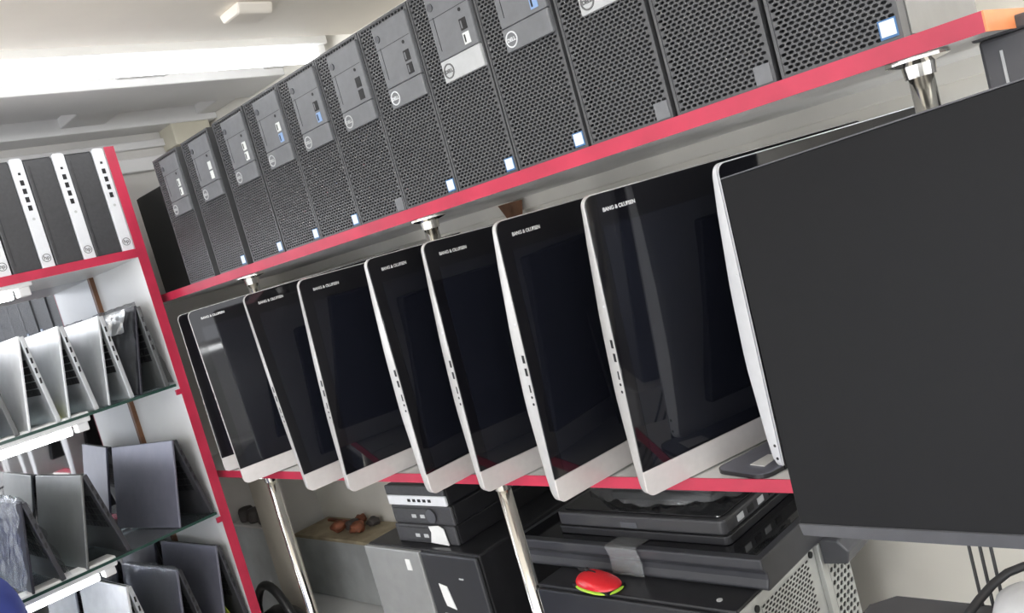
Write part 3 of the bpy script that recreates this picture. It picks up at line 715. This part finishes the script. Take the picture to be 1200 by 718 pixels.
for (y, z) in ((-.118, H_-.02), (.07, H_-.02), (-.118, H_-.172), (.07, H_-.172)):
    MB().tube([(X_+.003, y, z), (X_+.006, y, z)], .006, 12).build('screw', HOLE, bp)
MB().box(X_+.003, X_+.012, .085, .105, .02, H_-.01).build('flange', GALV, bp, bevel=.001)
slot = MB(); grille_mesh(slot, .115, .19, H_-.20, H_-.055, .0150, .0120, 0, .002)
so = MB(); so.v = [(X_+.0062-y, x, z) for x, y, z in slot.v]; so.f = slot.f
so.build('slot_covers', GALV, bp)
MB().box(X_+.003, X_+.0042, .112, .193, H_-.202, H_-.053).build('slot_recess', HOLE, bp)
MB().prism([(X_+.003, H_-.050), (X_+.003, H_-.002), (X_+.045, H_-.004), (X_+.062, H_-.022), (X_+.055, H_-.045)], .095, .20, 'y').build('retaining_clip', LIP, pc, bevel=.003)
MB().tube([(.16, -.14, H_), (.16, -.14, H_+.0015)], .005, 12).build('screw', SILVERP, pc)
# all-in-one lying face up
AT = -.600
la = thing('flat_screen', 'large dark screen lying flat on the wide black computer, taped around', 'monitor', (-1.03, 1.29, PT))
hh = AT-PT
MB().prism([(-.19, .006), (-.186, 0), (.2, 0), (.2, hh-.012), (.192, hh), (-.192, hh), (-.192, hh-.018), (-.184, hh-.026), (-.184, .018)], -.29, .272, 'x').build('body', mat('dark_satin_plastic', (.040, .041, .047), .38), la, bevel=.003)
MB().box(-.275, .258, -.176, .19, hh-.0005, hh+.0006).build('screen', GLASSB, la)
tp = [(-.1925, .003), (-.1932, hh-.018), (-.1945, hh-.001), (-.190, hh+.0018), (-.155, hh+.0018)]
mb = MB()
def tfn(u, v):
    k = v*(len(tp)-1); i = min(int(k), len(tp)-2); f = k-i
    y = tp[i][0]+(tp[i+1][0]-tp[i][0])*f; z = tp[i][1]+(tp[i+1][1]-tp[i][1])*f
    j = .0028*abs(noise.noise(Vector((u*6, v*6, 4))))+.001
    return (-.042+.072*u+.003*math.sin(7*v), y-j if i < 3 else y, z+(j*.4 if i >= 3 else 0))
mb.grid(tfn, 18, 24).build('clear_tape', TAPE, la, smooth=True)
# flat black device with ports on its right side
fb = thing('laptop_dock', 'flat black device with ports on its side, lying on the flat screen', 'device', (-1.02, 1.31, AT+.0008))
MB().prism(rrect(-.20, .187, -.176, .19, .012), 0, .015, 'z').build('lower_slab', CASEM, fb, bevel=.002)
MB().prism(rrect(-.20, .182, -.172, .19, .012), .015, .041, 'z').build('upper_body', mat('dark_grey_plastic', (.045, .045, .048), .33), fb, bevel=.004)
MB().prism(rrect(-.19, .172, -.160, .18, .012), .041, .044, 'z').build('glossy_top', GLASSB, fb, bevel=.001)
for k, (y, m) in enumerate(((-.12, SILVERP), (-.085, HOLE), (-.05, SILVERP), (-.01, HOLE))):
    MB().box(.1815, .1832, y-.010, y+.010, .022, .033).build('port', m, fb)
MB().box(-.04, -.002, -.1732, -.1715, .019, .030).build('front_slot', LIP, fb)
def blob(u, v):
    a = 2*math.pi*u; r = v
    x = .20*r*math.cos(a); y = .13*r*math.sin(a); z = .052*(1-r**3)
    q = Vector((x*14, y*14, 1)); return (x+.02*noise.noise(q), y+.02*noise.noise(q+Vector((3, 3, 3))), max(0, z+.022*noise.noise(q*1.7)*(1.15-r)+.014*noise.noise(q*4)+.004))
bl = thing('wrapped_parcel', 'crumpled clear plastic bag with a dark thing in it, under the red shelf edge', 'bag', (-1.03, 1.30, AT+.0455))
MB().grid(blob, 60, 22).build('plastic_bag', WRAP, bl, smooth=True)
MB().box(-.13, .11, -.06, .07, .001, .018).build('dark_content', LIP, bl, bevel=.004)
# mouse
mo = thing('computer_mouse', 'red computer mouse with lime rim lying on the wide black computer', 'mouse', (-1.073, 1.055, PT), (0, 0, R(-10)))
def msh(s, z0, top):
    def fn(u, v):
        a = 2*math.pi*u; r = math.sin(v*math.pi/2); z = math.cos(v*math.pi/2)
        x = .052*s*r*(abs(math.cos(a))**.8)*(1 if math.cos(a) > 0 else -1); y = .028*s*r*(abs(math.sin(a))**.8)*(1 if math.sin(a) > 0 else -1)
        return (x, y, z0+top*z*(1-.25*(x/.052)))
    return fn
MB().grid(msh(1.05, .001, .007), 32, 8).build('rim', LIME, mo, smooth=True)
MB().grid(msh(1.0, .006, .019), 32, 12).build('shell', MRED, mo, smooth=True)
MB().box(-.052, .0, -.0004, .0004, .0205, .028).build('button_seam', HOLE, mo)
MB().tube([(-.026, -.003, .0262), (-.026, .003, .0262)], .004, 14).build('scroll_wheel', HOLE, mo, smooth=True)
MB().prism([(-.05, .006), (.048, .006), (.048, 0), (-.05, 0)], -.022, .022).build('sole', HOLE, mo)
